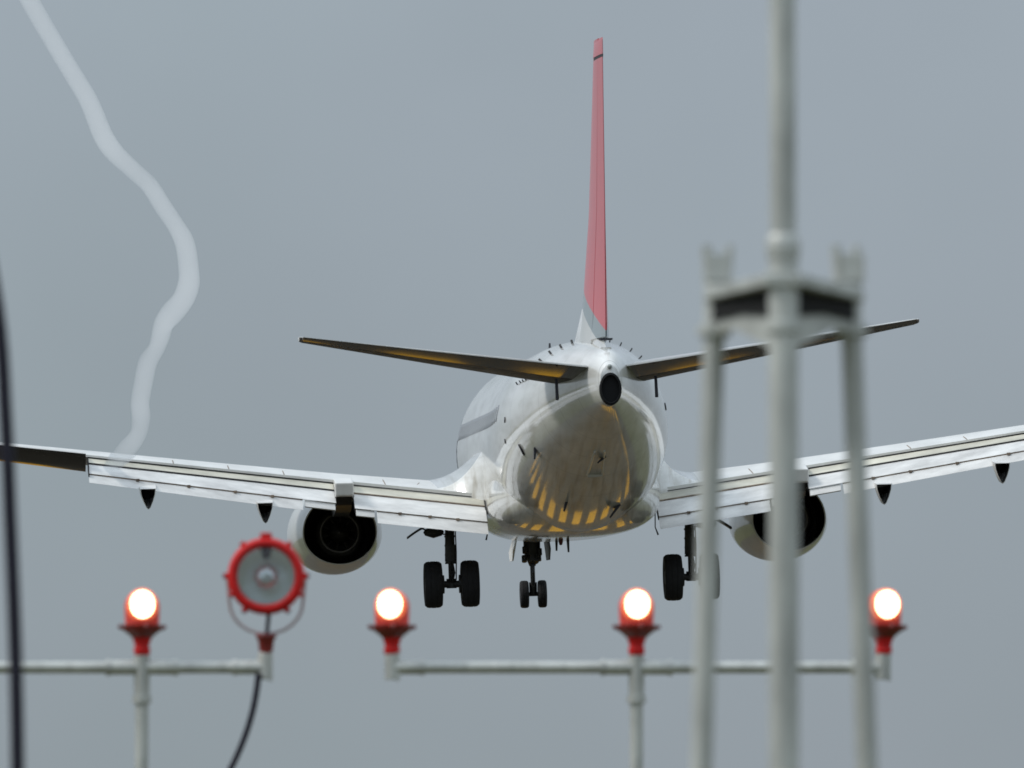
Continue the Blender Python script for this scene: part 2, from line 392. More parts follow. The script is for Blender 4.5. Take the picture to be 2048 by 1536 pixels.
    # --- fin and rudder
    def foil(le, te, t, n=9, s0=0.0, s1=1.0):
        up = []
        for i in range(n + 1):
            s_ = s0 + (s1 - s0) * (i / n) ** (1.6 if s0 == 0 else 1)
            yt = 5 * t * (.2969 * math.sqrt(s_) - .126 * s_ - .3516 * s_ ** 2 + .2843 * s_ ** 3 - .1015 * s_ ** 4)
            up.append((lerp(le, te, s_), max(yt, .0)))
        return up
    def finsec(z, le, te, t, s0, s1):
        u = foil(le, te, t, 9, s0, s1)
        return [(h, y, z) for y, h in u] + [(-h, y, z) for y, h in u[::-1]]
    FS = [(1.55, -7.6, -14.55, .62), (2.3, -8.9, -14.75, .46), (4.5, -11.2, -15.4, .25), (7.6, -13.85, -16.2, .15), (7.92, -14.2, -16.28, .15)]
    b = MB(); b.loft([finsec(*r, 0, .66) for r in FS]); fin = b.build('tail_fin', M['fin'], root)
    FR = [(1.88, -8.15, -14.6, .58)] + FS[1:3] + [(7.52, -13.78, -16.18, .16)]
    b = MB(); b.loft([finsec(*r, .672, .985) for r in FR]); b.build('rudder', M['fin'], root)
    b = MB(); b.loft([finsec(z, le, te, t, .30, .99) for z, le, te, t in ((7.525, -13.78, -16.2, .165), (7.575, -13.82, -16.2, .165))]); b.build('tip_seal', M['mark'], root)
    b = MB(); b.loft([finsec(z, le, te, t, .25, .99) for z, le, te, t in ((7.578, -13.83, -16.22, .18), (7.86, -14.15, -16.30, .155), (7.91, -14.35, -16.27, .11))]); b.build('fin_tip', M['fin'], root)
    b = MB(); b.loft([[(-.15, -14.45, 1.84), (.13, -14.45, 1.84), (.13, -14.45, 1.80), (-.15, -14.45, 1.80)], [(-.15, -14.62, 1.84), (.13, -14.62, 1.84), (.10, -14.62, 1.80), (-.12, -14.62, 1.80)]]); b.build('rudder_base_gap', M['mark'], root)
    b = MB(); b.loft([[(.10, -4.8, 1.95), (0, -4.8, 2.07), (-.10, -4.8, 1.95)], [(.18, -7.0, 1.9), (0, -7.0, 2.30), (-.18, -7.0, 1.9)], [(.24, -8.4, 1.85), (0, -8.4, 2.72), (-.24, -8.4, 1.85)], [(.26, -9.6, 1.85), (0, -9.6, 3.25), (-.26, -9.6, 1.85)]]); b.build('dorsal_fin', M['body'], root, angle=25)
    b = MB(); b.loft([[(s * .34, -9.0, 1.9), (s * .26, -9.2, 2.4), (s * .2, -9.6, 2.4), (s * .2, -9.4, 1.8)] if 0 else [(.33 * s, -8.6, 1.8), (.16 * s, -9.3, 2.6), (0, -9.4, 2.9), (0, -8.6, 1.8)] for s in (1,)] + [[(.22, -14.2, 1.4), (.10, -14.3, 1.66), (0, -14.3, 1.66), (0, -14.2, 1.4)]])
    b.loft([[(-.33, -8.6, 1.8), (-.16, -9.3, 2.6), (0, -9.4, 2.9), (0, -8.6, 1.8)], [(-.22, -14.2, 1.4), (-.10, -14.3, 1.66), (0, -14.3, 1.66), (0, -14.2, 1.4)]])
    b.build('fin_root_fillet', M['body'], root)

    # --- tailplane
    for sd in (-1, 1):
        TS = [(.35, 1.14, -10.4, -14.6, .45), (1.2, 1.26, -11.0, -14.75, .42), (3.5, 1.58, -12.75, -15.25, .29), (6.25, 1.97, -14.8, -15.97, .12), (6.32, 1.98, -15.0, -16.0, .09)]
        def sec(X, z, le, te, t, s0, s1, dfl=0):
            u = foil(le, te, t, 8, s0, s1); r = []
            yh = lerp(le, te, s0)
            for (y, h), sg in [(p, 1) for p in u] + [(p, -1) for p in u[::-1]]:
                dy, dz = y - yh, sg * h
                if dfl: dy, dz = dy * math.cos(dfl) + dz * math.sin(dfl), dz * math.cos(dfl) - dy * math.sin(dfl)
                r.append((sd * X, yh + dy, z + dz))
            return r
        b = MB(); b.loft([sec(*r, 0, .69) for r in TS]); b.cur = 0
        # tailplane skins: upper painted, lower bare
        st = b.build('tailplane', [M['wing'], M['lower']], root)
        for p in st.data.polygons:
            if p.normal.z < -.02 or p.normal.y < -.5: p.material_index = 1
        TE_ = [(.40, 1.15, -10.43, -14.61, .44)] + TS[1:4]
        b = MB(); b.loft([sec(*r, .70,   .98, R(6)) for r in TE_])
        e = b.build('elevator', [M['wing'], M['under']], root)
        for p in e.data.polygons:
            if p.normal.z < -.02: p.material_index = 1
        b = MB()
        X = 1.02; b.tube([(sd * X, -14.0, 1.05), (sd * X, -14.15, .62)], [.03, .035], 8); b.build('elevator_balance_arm', M['mark'], root)

    # --- wings
    def teline(X): return -1.36 + .13 * X
    WP = [(1.5, 6.3, -.65, .78), (4.9, 3.95, -.75, .52), (7.5, 2.6, -1.25, .42), (10.45, 1.05, -1.9, .33), (12.5, -.05, -2.3, .27), (14.2, -.95, -2.85, .18), (14.45, -1.3, -2.9, .10)]
    for sd in (-1, 1):
        rings = []
        for (X, le, te, t) in WP:
            u = foil(le, te, t, 12, 0, .94); rings.append([(sd * X, y, teline(X) + h * .95) for y, h in u] + [(sd * X, y, teline(X) - h * 1.0) for y, h in u[::-1]])
        # rear edge closes slightly blunt just over the flaps
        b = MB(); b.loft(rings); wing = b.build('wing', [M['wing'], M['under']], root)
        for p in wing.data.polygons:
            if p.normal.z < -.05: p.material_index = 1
        def te_y(X):
            le, te, t = table(X, WP); return lerp(le, te, .94)
        def panel(name, X0, X1, segs, m, par, cuts=()):
            # segs: function X -> list of (dy, dz) outline points relative to the wing's rear edge
            b = MB(); xs = [X0] + [c for c in cuts if X0 < c < X1] + [X1]
            b.loft([[(sd * X, te_y(X) + dy, teline(X) + dz) for dy, dz in segs(X)] for X in xs])
            o = b.build(name, m, par, smooth=True, angle=25); return o
        def cascade(X):
            k = 1.0 if X < 4.9 else lerp(.90, .70, (X - 4.9) / 5.5)
            y, z = .02, -.045; out_ = []
            for ch, df, th in ((.46, 20, .09), (.74 if X < 4.9 else .68, 26, .13), (.42, 37, .07)):
                ch *= k; th *= k; a = R(df)
                out_.append((y, z, ch, a, th)); y -= ch * math.cos(a) * .97; z -= ch * math.sin(a) + .026
            return out_
        def outline(i, f0=0.0, f1=1.0):
            def fn(X):
                y, z, ch, a, th = cascade(X)[i]
                P = [(.0 + f0, 0.0), (f1, 0.0), (f1 - .02, -.12 * th / ch), (.6, -.7 * th / ch), (.2, -1.0 * th / ch), (-.03 + f0, -.5 * th / ch)]
                return [(y - (s * ch * math.cos(a)) + n_ * ch * math.sin(a), z - s * ch * math.sin(a) + n_ * ch * math.cos(a)) for s, n_ in P]
            return fn
        for (xa, xb, tag_) in ((1.86, 4.72, 'in'), (5.12, 10.45, 'out')):
            cuts = (7.5,)
            panel('foreflap', xa, xb, outline(0), M['cream'], wing, cuts)
            panel('mid_flap', xa, xb, outline(1), M['flap'], wing, cuts)
            a0, a1 = (xa, 4.25) if tag_ == 'in' else (5.85, xb)
            panel('aft_flap', a0, a1, outline(2), M['flap'], wing, cuts)
            # black strips in the slots: seals that also paint the gap shadow and grime
            def sealline(i, lift):
                def fn(X):
                    y, z, ch, a, th = cascade(X)[i]; r = .028 if i == 0 else .022
                    if i == 2: r = .014
                    return [(y + r * math.cos(q) + .0, z + lift + r * 1.0 * math.sin(q)) for q in (0.3, 1.6, 2.9, 4.2, 5.5)]
                return fn
            panel('flap_seal', xa, xb, sealline(0, .014), M['seal'], wing, cuts)
            panel('flap_seal', xa, xb, sealline(1, .012), M['seal'] if tag_ == 'out' else M['seam'], wing, cuts)
            panel('flap_seal', a0, a1, sealline(2, .010), M['seam'], wing, cuts)
            for Xh in ((2.5, 3.1, 3.75) if tag_ == 'in' else (6.5, 7.3, 8.3, 9.4)):
                y, z, ch, a, th = cascade(Xh)[2]; b = MB(); b.box((sd * Xh, te_y(Xh) + y - .02, teline(Xh) + z + .01), (.07, .08, .05)); b.build('flap_hinge', M['seam'], wing, smooth=False)
            # end plates closing the slots
            for Xe in (xa, xb):
                b = MB(); zz = teline(Xe); yy = te_y(Xe); c0 = cascade(Xe)
                zb_ = c0[2][1] if Xe in (xa, xb) else 0
                b.prism([(yy + .1, zz - .02), (yy - .3, zz - .12), (c0[1][0] + yy - .5, zz + c0[2][1] + .02), (c0[1][0] + yy - .5, zz + c0[2][1] - .05), (yy - .1, zz - .3)], sd * (Xe - .012), sd * (Xe + .012), 'X')
                b.build('flap_end_plate', M['seal'], wing, smooth=False)
            for Xg, w_ in (((4.30, .40),) if tag_ == 'in' else ((5.14, .66),)):
                # short full-depth panel beside the engine
                def blk(X):
                    y, z, ch, a, th = cascade(X)[2]; return [(y + .02, z + .01), (y - .10, z - .13), (y - .06, z - .15), (y + .1, z - .06)]
                panel('flap_gate', Xg, Xg + w_, blk, M['flap'], wing)
        # rods hanging at the inner flap end
        b = MB(); z0 = teline(1.9); b.tube([(sd * 1.84, te_y(1.9) - .25, z0 - .1), (sd * 1.82, te_y(1.9) - .3, z0 - .78), (sd * (1.86 if sd < 0 else 1.88), te_y(1.9) - .3, z0 - .95)], [.014, .012, .02], 6)
        b.build('flap_linkage', M['dark'], wing)
        # aileron: rear edge raised, lower face showing
        def ail(X):
            k = lerp(1, .8, (X - 10.5) / 3)
            return [(.14, .03 * k), (-.50 * k, .055 * k), (-.52 * k, .03 * k), (.0, -.26 * k), (.4, -.34 * k), (.5, -.1)]
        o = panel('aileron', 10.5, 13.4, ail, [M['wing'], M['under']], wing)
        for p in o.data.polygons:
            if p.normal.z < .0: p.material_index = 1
        # flap track fairings
        for X in (6.68, 9.2):
            kk = cascade(X); zt = teline(X) + kk[2][1] - .10; yy = te_y(X)
            rings = []
            for (y, w_, h, dz) in ((1.4, .02, .05, .35), (.6, .13, .22, .28), (-.4, .17, .38, .12), (-1.0, .18, .47, -.02), (-1.35, .17, .46, -.05)):
                rings.append([(sd * X + w_ * a, yy + y, zt + dz - h * c_) for a, c_ in ((-1, 0), (-.92, .28), (-.62, .62), (-.25, .92), (0, 1.0), (.25, .92), (.62, .62), (.92, .28), (1, 0))])
            b = MB(); b.loft(rings, True, False); y = yy - 1.35
            def inner(k, yk):
                return [(sd * X + .17 * k * a, yk, zt - .05 - .02 - .46 * k * c_) for a, c_ in ((-1, 0), (-.92, .28), (-.62, .62), (-.25, .92), (0, 1.0), (.25, .92), (.62, .62), (.92, .28), (1, 0))]
            b.loft([rings[-1], inner(.92, y - .02)], False, False); fr = b.build('flap_track_fairing', M['flap'], root)
            b = MB(); b.loft([inner(.92, y - .015), inner(.88, y + .5), inner(.5, y + .9)], False, True); b.build('fairing_lining', M['liner'], fr)
        # wing root fillet
        rings = []
        le, te, t = table(2.9, WP)
        ST = sorted([(r[0],) + r[1:] for r in smooth_table(T, 6)])
        for k in range(46):
            y = lerp(5.0, -4.6, k / 45)
            f = min(1, .3 + k / 11)
            zt = -.62 + .50 * f
            Xo = table(y, [(-4.7, 1.50), (-4.0, 1.62), (-3.0, 1.76), (-1.6, 1.85), (-.36, 1.86), (-.12, 2.95), (3.5, 3.05), (5.1, 2.3)])[0]
            s_ = min(.93, max(.03, (le - y) / (le - te)))
            zw = teline(Xo) + .95 * 5 * t * (.2969 * math.sqrt(s_) - .126 * s_ - .3516 * s_ ** 2 + .2843 * s_ ** 3 - .1015 * s_ ** 4) - .02
            zc_, hw, ht, hb = table(y, ST)
            hull = lambda z: hw * math.sqrt(max(0, 1 - ((z - zc_) / (zc_ - hb)) ** 2))
            if y < -.3:
                f2 = (-.3 - y) / 4.3; zt = lerp(-.12, -.80, f2); zw = -1.12
                Xo = max(lerp(1.86, 1.25, f2 ** 1.3), hull(zw) - .03)
            Xi = hull(zt) - .012
            pr = [(sd * lerp(Xi, Xo, i / 12), y, zw + (zt - zw) * (1 - (i / 12)) ** (2.3 if y > -.3 else 1.25)) for i in range(13)]
            ze = zw - (.12 if y > -.3 else .3 * max(0, 1 - (-.3 - y) / 3.2) + .01); pr += [(sd * Xo, y, ze), (sd * 1.2, y, ze - .01), (sd * 1.2, y, zt)]
            rings.append(pr)
        b = MB(); b.loft(rings); b.build('wing_root_fillet', M['body'], root, angle=88)
        # spoiler seams and walkway strokes on the upper skin
        for (Xs) in (3.2, 4.0, 6.2, 7.4, 8.6):
            le, te, t = table(Xs, WP); b = MB(); pts = []
            for s_ in (.70, .78, .86, .935):
                pts.append((sd * (Xs + (.18 if Xs == 3.2 else 0) * (s_ - .7) * 4), lerp(le, te, s_), teline(Xs) + .95 * 5 * t * (.2969 * math.sqrt(s_) - .126 * s_ - .3516 * s_ ** 2 + .2843 * s_ ** 3 - .1015 * s_ ** 4) + .002))
            b.tube(pts, .010, 5); b.build('panel_seam', M['seam'], wing)
        # --- engine
        ex_, ez = sd * 4.93, -1.78
        O = (ex_, 0, ez)
        b = MB(); b.lathe([(.80, 7.0), (.86, 7.08), (.93, 6.9), (1.0, 6.3), (1.04, 5.3), (1.02, 4.2), (.95, 3.1), (.86, 2.2), (.815, 1.9), (.79, 1.9), (.78, 2.6), (.74, 3.6)], O, 'Y', 48, low=.86)
        nac = b.build('engine', M['nac'], root)
        b = MB(); b.lathe([(.79, 2.3), (.775, 1.92), (.77, 2.4), (.74, 3.6), (.0, 3.65)], O, 'Y', 48, low=.9); b.build('fan_duct', M['duct'], nac)
        b = MB(); b.lathe([(.62, 3.5), (.60, 3.0), (.53, 2.5), (.47, 2.3), (.45, 2.32), (.44, 2.9), (.0, 3.0)], O, 'Y', 40); b.build('core_cowl', M['hot'], nac)
        b = MB(); b.lathe([(.51, 2.42), (.49, 2.26), (.43, 2.12), (.40, 2.12), (.37, 2.5)], O, 'Y', 40); b.build('core_nozzle', M['ring'], nac)
        b = MB(); b.lathe([(.25, 2.7), (.20, 2.2), (.12, 1.85), (.04, 1.65), (0, 1.62)], O, 'Y', 24); b.build('exhaust_cone', M['hot'], nac)
        for k in range(10):
            b = MB(); q = R(36 * k + 10)
            b.box((ex_ + .33 * math.cos(q), 2.5, ez + .33 * math.sin(q)), (.2, .2, .02), Matrix.Rotation(-q, 3, 'Y')); b.build('exhaust_strut', M['hot'], nac, smooth=False)
        # pylon
        b = MB(); P = [(5.6, ez + .80), (3.0, ez + .62), (.6, ez + .52), (-.5, ez + .62), (-1.35, teline(4.93) - .30), (-1.42, teline(4.93) - .02), (-.5, teline(4.93) + .10), (4.2, teline(4.93) + .1), (5.6, ez + .95)]
        b.prism(P, ex_ - .20, ex_ + .20, 'X'); b.build('pylon', M['wing'], root, smooth=False, bevel=.03)
        b = MB(); P = [(3.2, ez + .64), (2.6, ez + .38), (.9, ez + .34), (-.4, ez + .45), (-.9, teline(4.93) - .50), (-1.25, teline(4.93) - .31), (-.5, ez + .63), (.6, ez + .53)]
        b.prism(P, ex_ - .17, ex_ + .17, 'X'); b.build('heat_shield', M['hot'], root, smooth=False)

    # --- landing gear
    def tyre(par, x, y, z, r, w_, cant=0):
        b = MB(); h = w_ / 2
        prof = [(r * .55, -h * .80), (r * .78, -h * .98), (r * .90, -h * .95), (r * .975, -h * .72), (r, -h * .38), (r * .985, -h * .33), (r * .985, -h * .29), (r, -h * .24), (r, h * .24), (r * .985, h * .29), (r * .985, h * .33), (r, h * .38), (r * .975, h * .72), (r * .90, h * .95), (r * .78, h * .98), (r * .55, h * .80)]
        b.lathe(prof, (0, 0, 0), 'X', 40); b.cur = 1
        b.lathe([(0, -h * .7), (r * .25, -h * .9), (r * .5, -h * .62), (r * .57, -h * .82)], (0, 0, 0), 'X', 24); b.lathe([(0, h * .7), (r * .25, h * .9), (r * .5, h * .62), (r * .57, h * .82)], (0, 0, 0), 'X', 24)
        o = b.build('wheel', [M['tyre'], M['hub']], par); o.location = (x, y, z); return o
    for sd in (-1, 1):
        x = sd * 2.61; zt = -1.5; za = -2.99
        b = MB()
        b.tube([(x, .1, zt), (x, .02, -2.15)], [.10, .095], 14); b.tube([(x, 0, -2.15), (x, 0, -2.55)], [.115, .11], 14); b.tube([(x, 0, -2.55), (x, 0, za)], .062, 12)
        for zz in (-1.95, -2.15, -2.35, -2.53): b.tube([(x, 0, zz - .02), (x, 0, zz + .02)], .13, 12)
        b.tube([(x - .36, 0, za), (x + .36, 0, za)], .075, 12); b.tube([(x, .02, za - .09), (x, .02, za + .12)], .11, 10)
        for s2 in (-1, 1):
            b.tube([(x + s2 * .02, -.22, -2.50), (x + s2 * .05, -.42, -2.75)], .022, 6); b.tube([(x + s2 * .05, -.42, -2.75), (x + s2 * .02, -.1, za + .05)], .022, 6)
            b.tube([(x + s2 * .16, 0, za), (x + s2 * .24, 0, za)], .20, 16)
        b.tube([(x + .11, -.05, -1.7), (x + .12, -.05, -2.3), (x + .10, -.06, -2.9)], .014, 6); b.tube([(x - .10, -.05, -1.8), (x - .12, -.02, -2.5)], .012, 6)
        # side brace towards the fuselage and its link outboard
        b.tube([(x - sd * .02, 0, -1.86), (x - sd * .30, .05, -1.58)], .035, 8)
        b.tube([(x + sd * .02, .0, -1.92), (x + sd * .30, .1, -1.87), (x + sd * .62, .1, -1.76)], .018, 6)
        b.tube([(x - sd * .05, .1, -2.0), (x - sd * .9, .3, -1.62)], .03, 8) if 0 else None
        g = b.build('landing_gear', M['dark'], root)
        for s2 in (-1, 1): tyre(g, x + s2 * .40, 0, za, .508, .40)
        b = MB(); pts = []
        for i in range(9):
            t_ = i / 8; pts.append((x + sd * lerp(.2, .92, t_), lerp(-1.60, -1.93, t_ ** 1.6)))
        b.loft([[(p[0], yy, p[1]) for p in pts] + [(p[0], yy, p[1] - .05) for p in pts[::-1]] for yy in (.0, .5)])
        b.lathe([(0, -.22), (.07, -.18), (.13, 0), (.08, .18), (0, .24)], (x + sd * .36, .1, -1.85), 'X', 12)
        b.build('gear_door', M['dark'], root)
    NX = -.14; b = MB(); y = 12.45; za = -3.19
    b.tube([(0, y, -1.8), (0, y, -2.15), (0, y - .02, -2.32)], [.20, .19, .17], 12)
    b.tube([(0, y, -2.32), (0, y, -2.55)], [.16, .07], 12); b.tube([(0, y, -2.5), (0, y, -2.95)], .055, 10); b.tube([(0, y, -2.92), (0, y, za - .03)], [.09, .085], 10)
    b.tube([(-.26, y, za), (.26, y, za)], .05, 10)
    for (dx, dz, rr) in ((-.17, -2.2, .06), (.17, -2.25, .05), (-.19, -2.4, .06), (.14, -2.38, .06), (.02, -2.42, .12)):
        b.tube([(dx, y - .18, dz - .05), (dx, y - .12, dz + .09)], rr, 8)
    b.tube([(0, y - .1, -2.95), (0, y - .3, -2.7), (0, y - .1, -2.45)], .03, 6)
    b.tube([(-.10, y + .1, -1.9), (-.05, y + 1.1, -1.8)], .05, 8)
    b.v = [(p[0] + NX, p[1], p[2]) for p in b.v]
    g = b.build('landing_gear', M['dark'], root)
    for s2 in (-1, 1): tyre(g, NX + s2 * .205, y, za, .315, .20)
    for s2 in (-1, 1):
        b = MB(); b.loft([[(NX + s2 * .33, yy, -1.86), (NX + s2 * .36, yy, -1.86), (NX + s2 * (.47 if s2 < 0 else .40), yy, -2.42 + dd), (NX + s2 * (.44 if s2 < 0 else .37), yy, -2.42 + dd)] for yy, dd in ((y - .6, .25), (y - .2, 0), (y + .9, 0), (y + 1.2, .2))])
        b.build('gear_door', M['flap'] if s2 < 0 else M['dark'], root, smooth=False)
    return root
plane = airliner()

# ------------------------------------------------------------------ vapour trail drawn out from the flap's outer end
def vapour():
    # centre line, apparent width and distance of the vortex core
    W = [(190, 948, 22, 242.4), (213, 940, 30, 241), (250, 902, 50, 237.5), (276, 869, 37, 234), (282, 833, 38, 231), (280, 806, 38, 228), (287, 765, 39, 224), (296, 724, 41, 220), (313, 697, 37, 217), (322, 669, 40, 213.5),
         (328, 647, 45, 210.5), (344, 626, 60, 207), (365, 601, 52, 203), (376, 574, 46, 199), (378, 547, 42, 195), (370, 488, 42, 187), (350, 449, 41, 181), (324, 410, 43, 175), (299, 371, 46, 169), (266, 340, 52, 164),
         (229, 305, 52, 158), (207, 273, 46, 152), (191, 234, 43, 146), (174, 195, 43, 140), (139, 137, 43, 131), (104, 78, 43, 122), (70, 20, 43, 114), (38, -40, 43, 106), (-40, -190, 43, 88)]
    P = []
    for k, (x, y, w_, d) in enumerate(W):
        a = W[max(0, k - 1)]; c = W[min(len(W) - 1, k + 1)]; dx, dy = c[0] - a[0], c[1] - a[1]
        P.append((x, y, d, .5 * w_ * abs(dy) / math.hypot(dx, dy) * d / FPX * 1.18))
    pts = smooth_table(P, 6)
    path = [place(a, b_, c) for a, b_, c, r in pts]; rad = [r for a, b_, c, r in pts]
    # flattened along the path of travel: the ribbon's depth runs mostly towards the camera, so build honest round tubes
    b = MB(); b.tube(path, rad, 36); n = len(b.f)
    b2 = MB(); b2.tube(path[1:-1], [r * .84 for r in rad[1:-1]], 36)
    b.add(b2.v, [f[::-1] for f in b2.f])
    me = bpy.data.meshes.new('vapour_trail'); me.from_pydata(b.v, [], b.f)
    for p in me.polygons: p.use_smooth = True
    o = bpy.data.objects.new('vapour_trail', me); C.objects.link(o)
    m = bpy.data.materials.new('condensed_vapour'); m.use_nodes = True; N = m.node_tree.nodes; L = m.node_tree.links; N.clear()
    oo = N.new('ShaderNodeOutputMaterial'); v = N.new('ShaderNodeVolumePrincipled'); v.inputs['Color'].default_value = (.995, .975, .95, 1)
    v.inputs['Density'].default_value = DENS; v.inputs['Anisotropy'].default_value = 0.0
    L.new(v.outputs[0], oo.inputs['Volume']); me.materials.append(m)
    tag(o, 'thin white wavy vapour trail curling up from the outer end of the left wing flap', 'vapour trail')
DENS = 0.22
vapour()

# ------------------------------------------------------------------ approach light bars (about 33 m away)
DB = 33.0; SC = FPX / DB
def bar_stand(xs, post_x, label, left_open=False, ends=()):
    p0 = place(post_x, 1335, DB)
    root = empty('light_bar', (p0.x, p0.y, 0), label, 'light bar', 'pipe bars carrying the approach lamps')
    zb = p0.z; r = .0175
    b = MB(); b.tube([(xs[0] - p0.x, 0, zb), (xs[1] - p0.x, 0, zb)], r, 18); b.build('crossbar', M['galv'], root)
    b = MB(); b.tube([(0, 0, .02), (0, 0, zb - .085)], .0195, 18); b.build('post', M['galv'], root)
    b = MB(); b.tube([(-.10, 0, zb), (.10, 0, zb)], .0215, 18); b.tube([(0, 0, zb - .10), (0, 0, zb + .035)], .0235, 18)
    for sx in (-.10, .10): b.tube([(sx - .006, 0, zb), (sx + .006, 0, zb)], .0245, 18)
    b.tube([(0, 0, zb - .105), (0, 0, zb - .085)], .028, 18); b.build('tee_fitting', M['galv'], root)
    for (ex, sd) in ends:
        b = MB(); e = ex - p0.x
        b.tube([(e, 0, zb - .035), (e, 0, zb + .04)], .0215, 18); b.tube([(e, 0, zb), (e - sd * .09, 0, zb)], .0205, 18)
        b.tube([(e - sd * .085, 0, zb), (e - sd * .095, 0, zb)], .0235, 18)
        b.tube([(e + .017, -.012, zb - .04), (e + .017, -.012, zb + .045)], .006, 8)
        b.build('elbow_fitting', M['galv'], root)
    b = MB(); b.lathe([(0, 0), (.11, 0), (.11, .02), (.05, .03), (.03, .10), (0, .10)], (0, 0, 0), 'Z', 24); b.build('base_plate', M['galv'], root)
    return root, zb
X = lambda px: place(px, 1335, DB).x
barL, zB = bar_stand((X(-420), X(520)), 284, 'grey pipe bar on a post carrying one lit lamp and the big red-rimmed lamp', ends=((X(530), 1),))
barR, zB = bar_stand((X(795), X(1752)), 1273, 'long grey pipe bar on a post behind the tall mast, carrying three lit lamps', ends=((X(784), -1), (X(1766), 1)))

def lamp_proto():
    root = empty('approach_lamp', (0, 0, 0), '', 'lamp', 'lit approach lamps')
    b = MB(); b.lathe([(.019, .0), (.024, .006), (.0245, .018), (.021, .028), (.025, .040), (.029, .052), (0, .055)], (0, 0, 0), 'Z', 20); b.build('socket', M['red'], root)
    b = MB(); b.lathe([(0, .050), (.030, .052), (.040, .062), (.052, .070), (.058, .080), (.059, .088), (.050, .092), (0, .092)], (0, 0, 0), 'Z', 24)
    for k in range(4):
        q = R(90 * k + 8); b.tube([(.056 * math.cos(q), .056 * math.sin(q), .078), (.070 * math.cos(q), .070 * math.sin(q), .087)], .007, 6)
    for k in range(10):
        q = R(36 * k); b.box((.046 * math.cos(q), .046 * math.sin(q), .096), (.007, .007, .016))
    b.build('lamp_holder', M['dred'], root)
    b = MB(); prof = [(.050, .090)]
    for i in range(9):
        a = R(-5 + 95 * i / 8); prof.append((.052 * math.cos(a), .142 + .052 * math.sin(a)))
    b.lathe(prof[:-1] + [(0, .194)], (0, 0, 0), 'Z', 28)
    d = b.build('dome', M['glow'], root)
    b = MB(); b.lathe([(0, -.005)] + [(.0425 * math.sin(a), .0 - .022 * math.cos(a)) for a in (R(8), R(25), R(45), R(65), R(82))] + [(.0425, .01), (0, .012)], (0, -.046, .1465), 'Y', 28, sx=.90)
    b.build('bulb', M['bulb'], root)
    b = MB(); b.lathe([(0, -.034), (.038, -.034), (.0495, -.020), (.0495, .0), (0, .002)], (0, -.022, .1455), 'Y', 28, sx=.90); b.build('bloom_disc', M['halo'], root)  # glowing disc added to imitate orange bloom round the bulb
    return root
lp = lamp_proto()
kids = list(lp.children)
spots = [(284, 'lit lamp on the post of the left bar, left of the big red-rimmed lamp'),
         (784, 'lit lamp on the left end of the long bar, below the left engine'),
         (1273, 'lit lamp above the post of the long bar, below the right main wheels'),
         (1768, 'lit lamp on the right end of the long bar, just right of the tall mast')]
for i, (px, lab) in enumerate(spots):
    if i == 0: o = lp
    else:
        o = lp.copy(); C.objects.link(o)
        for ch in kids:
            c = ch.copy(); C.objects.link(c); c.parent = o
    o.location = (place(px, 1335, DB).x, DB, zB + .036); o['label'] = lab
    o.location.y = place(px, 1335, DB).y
    o.rotation_euler.z = R((3, -6, 2, 9)[i])

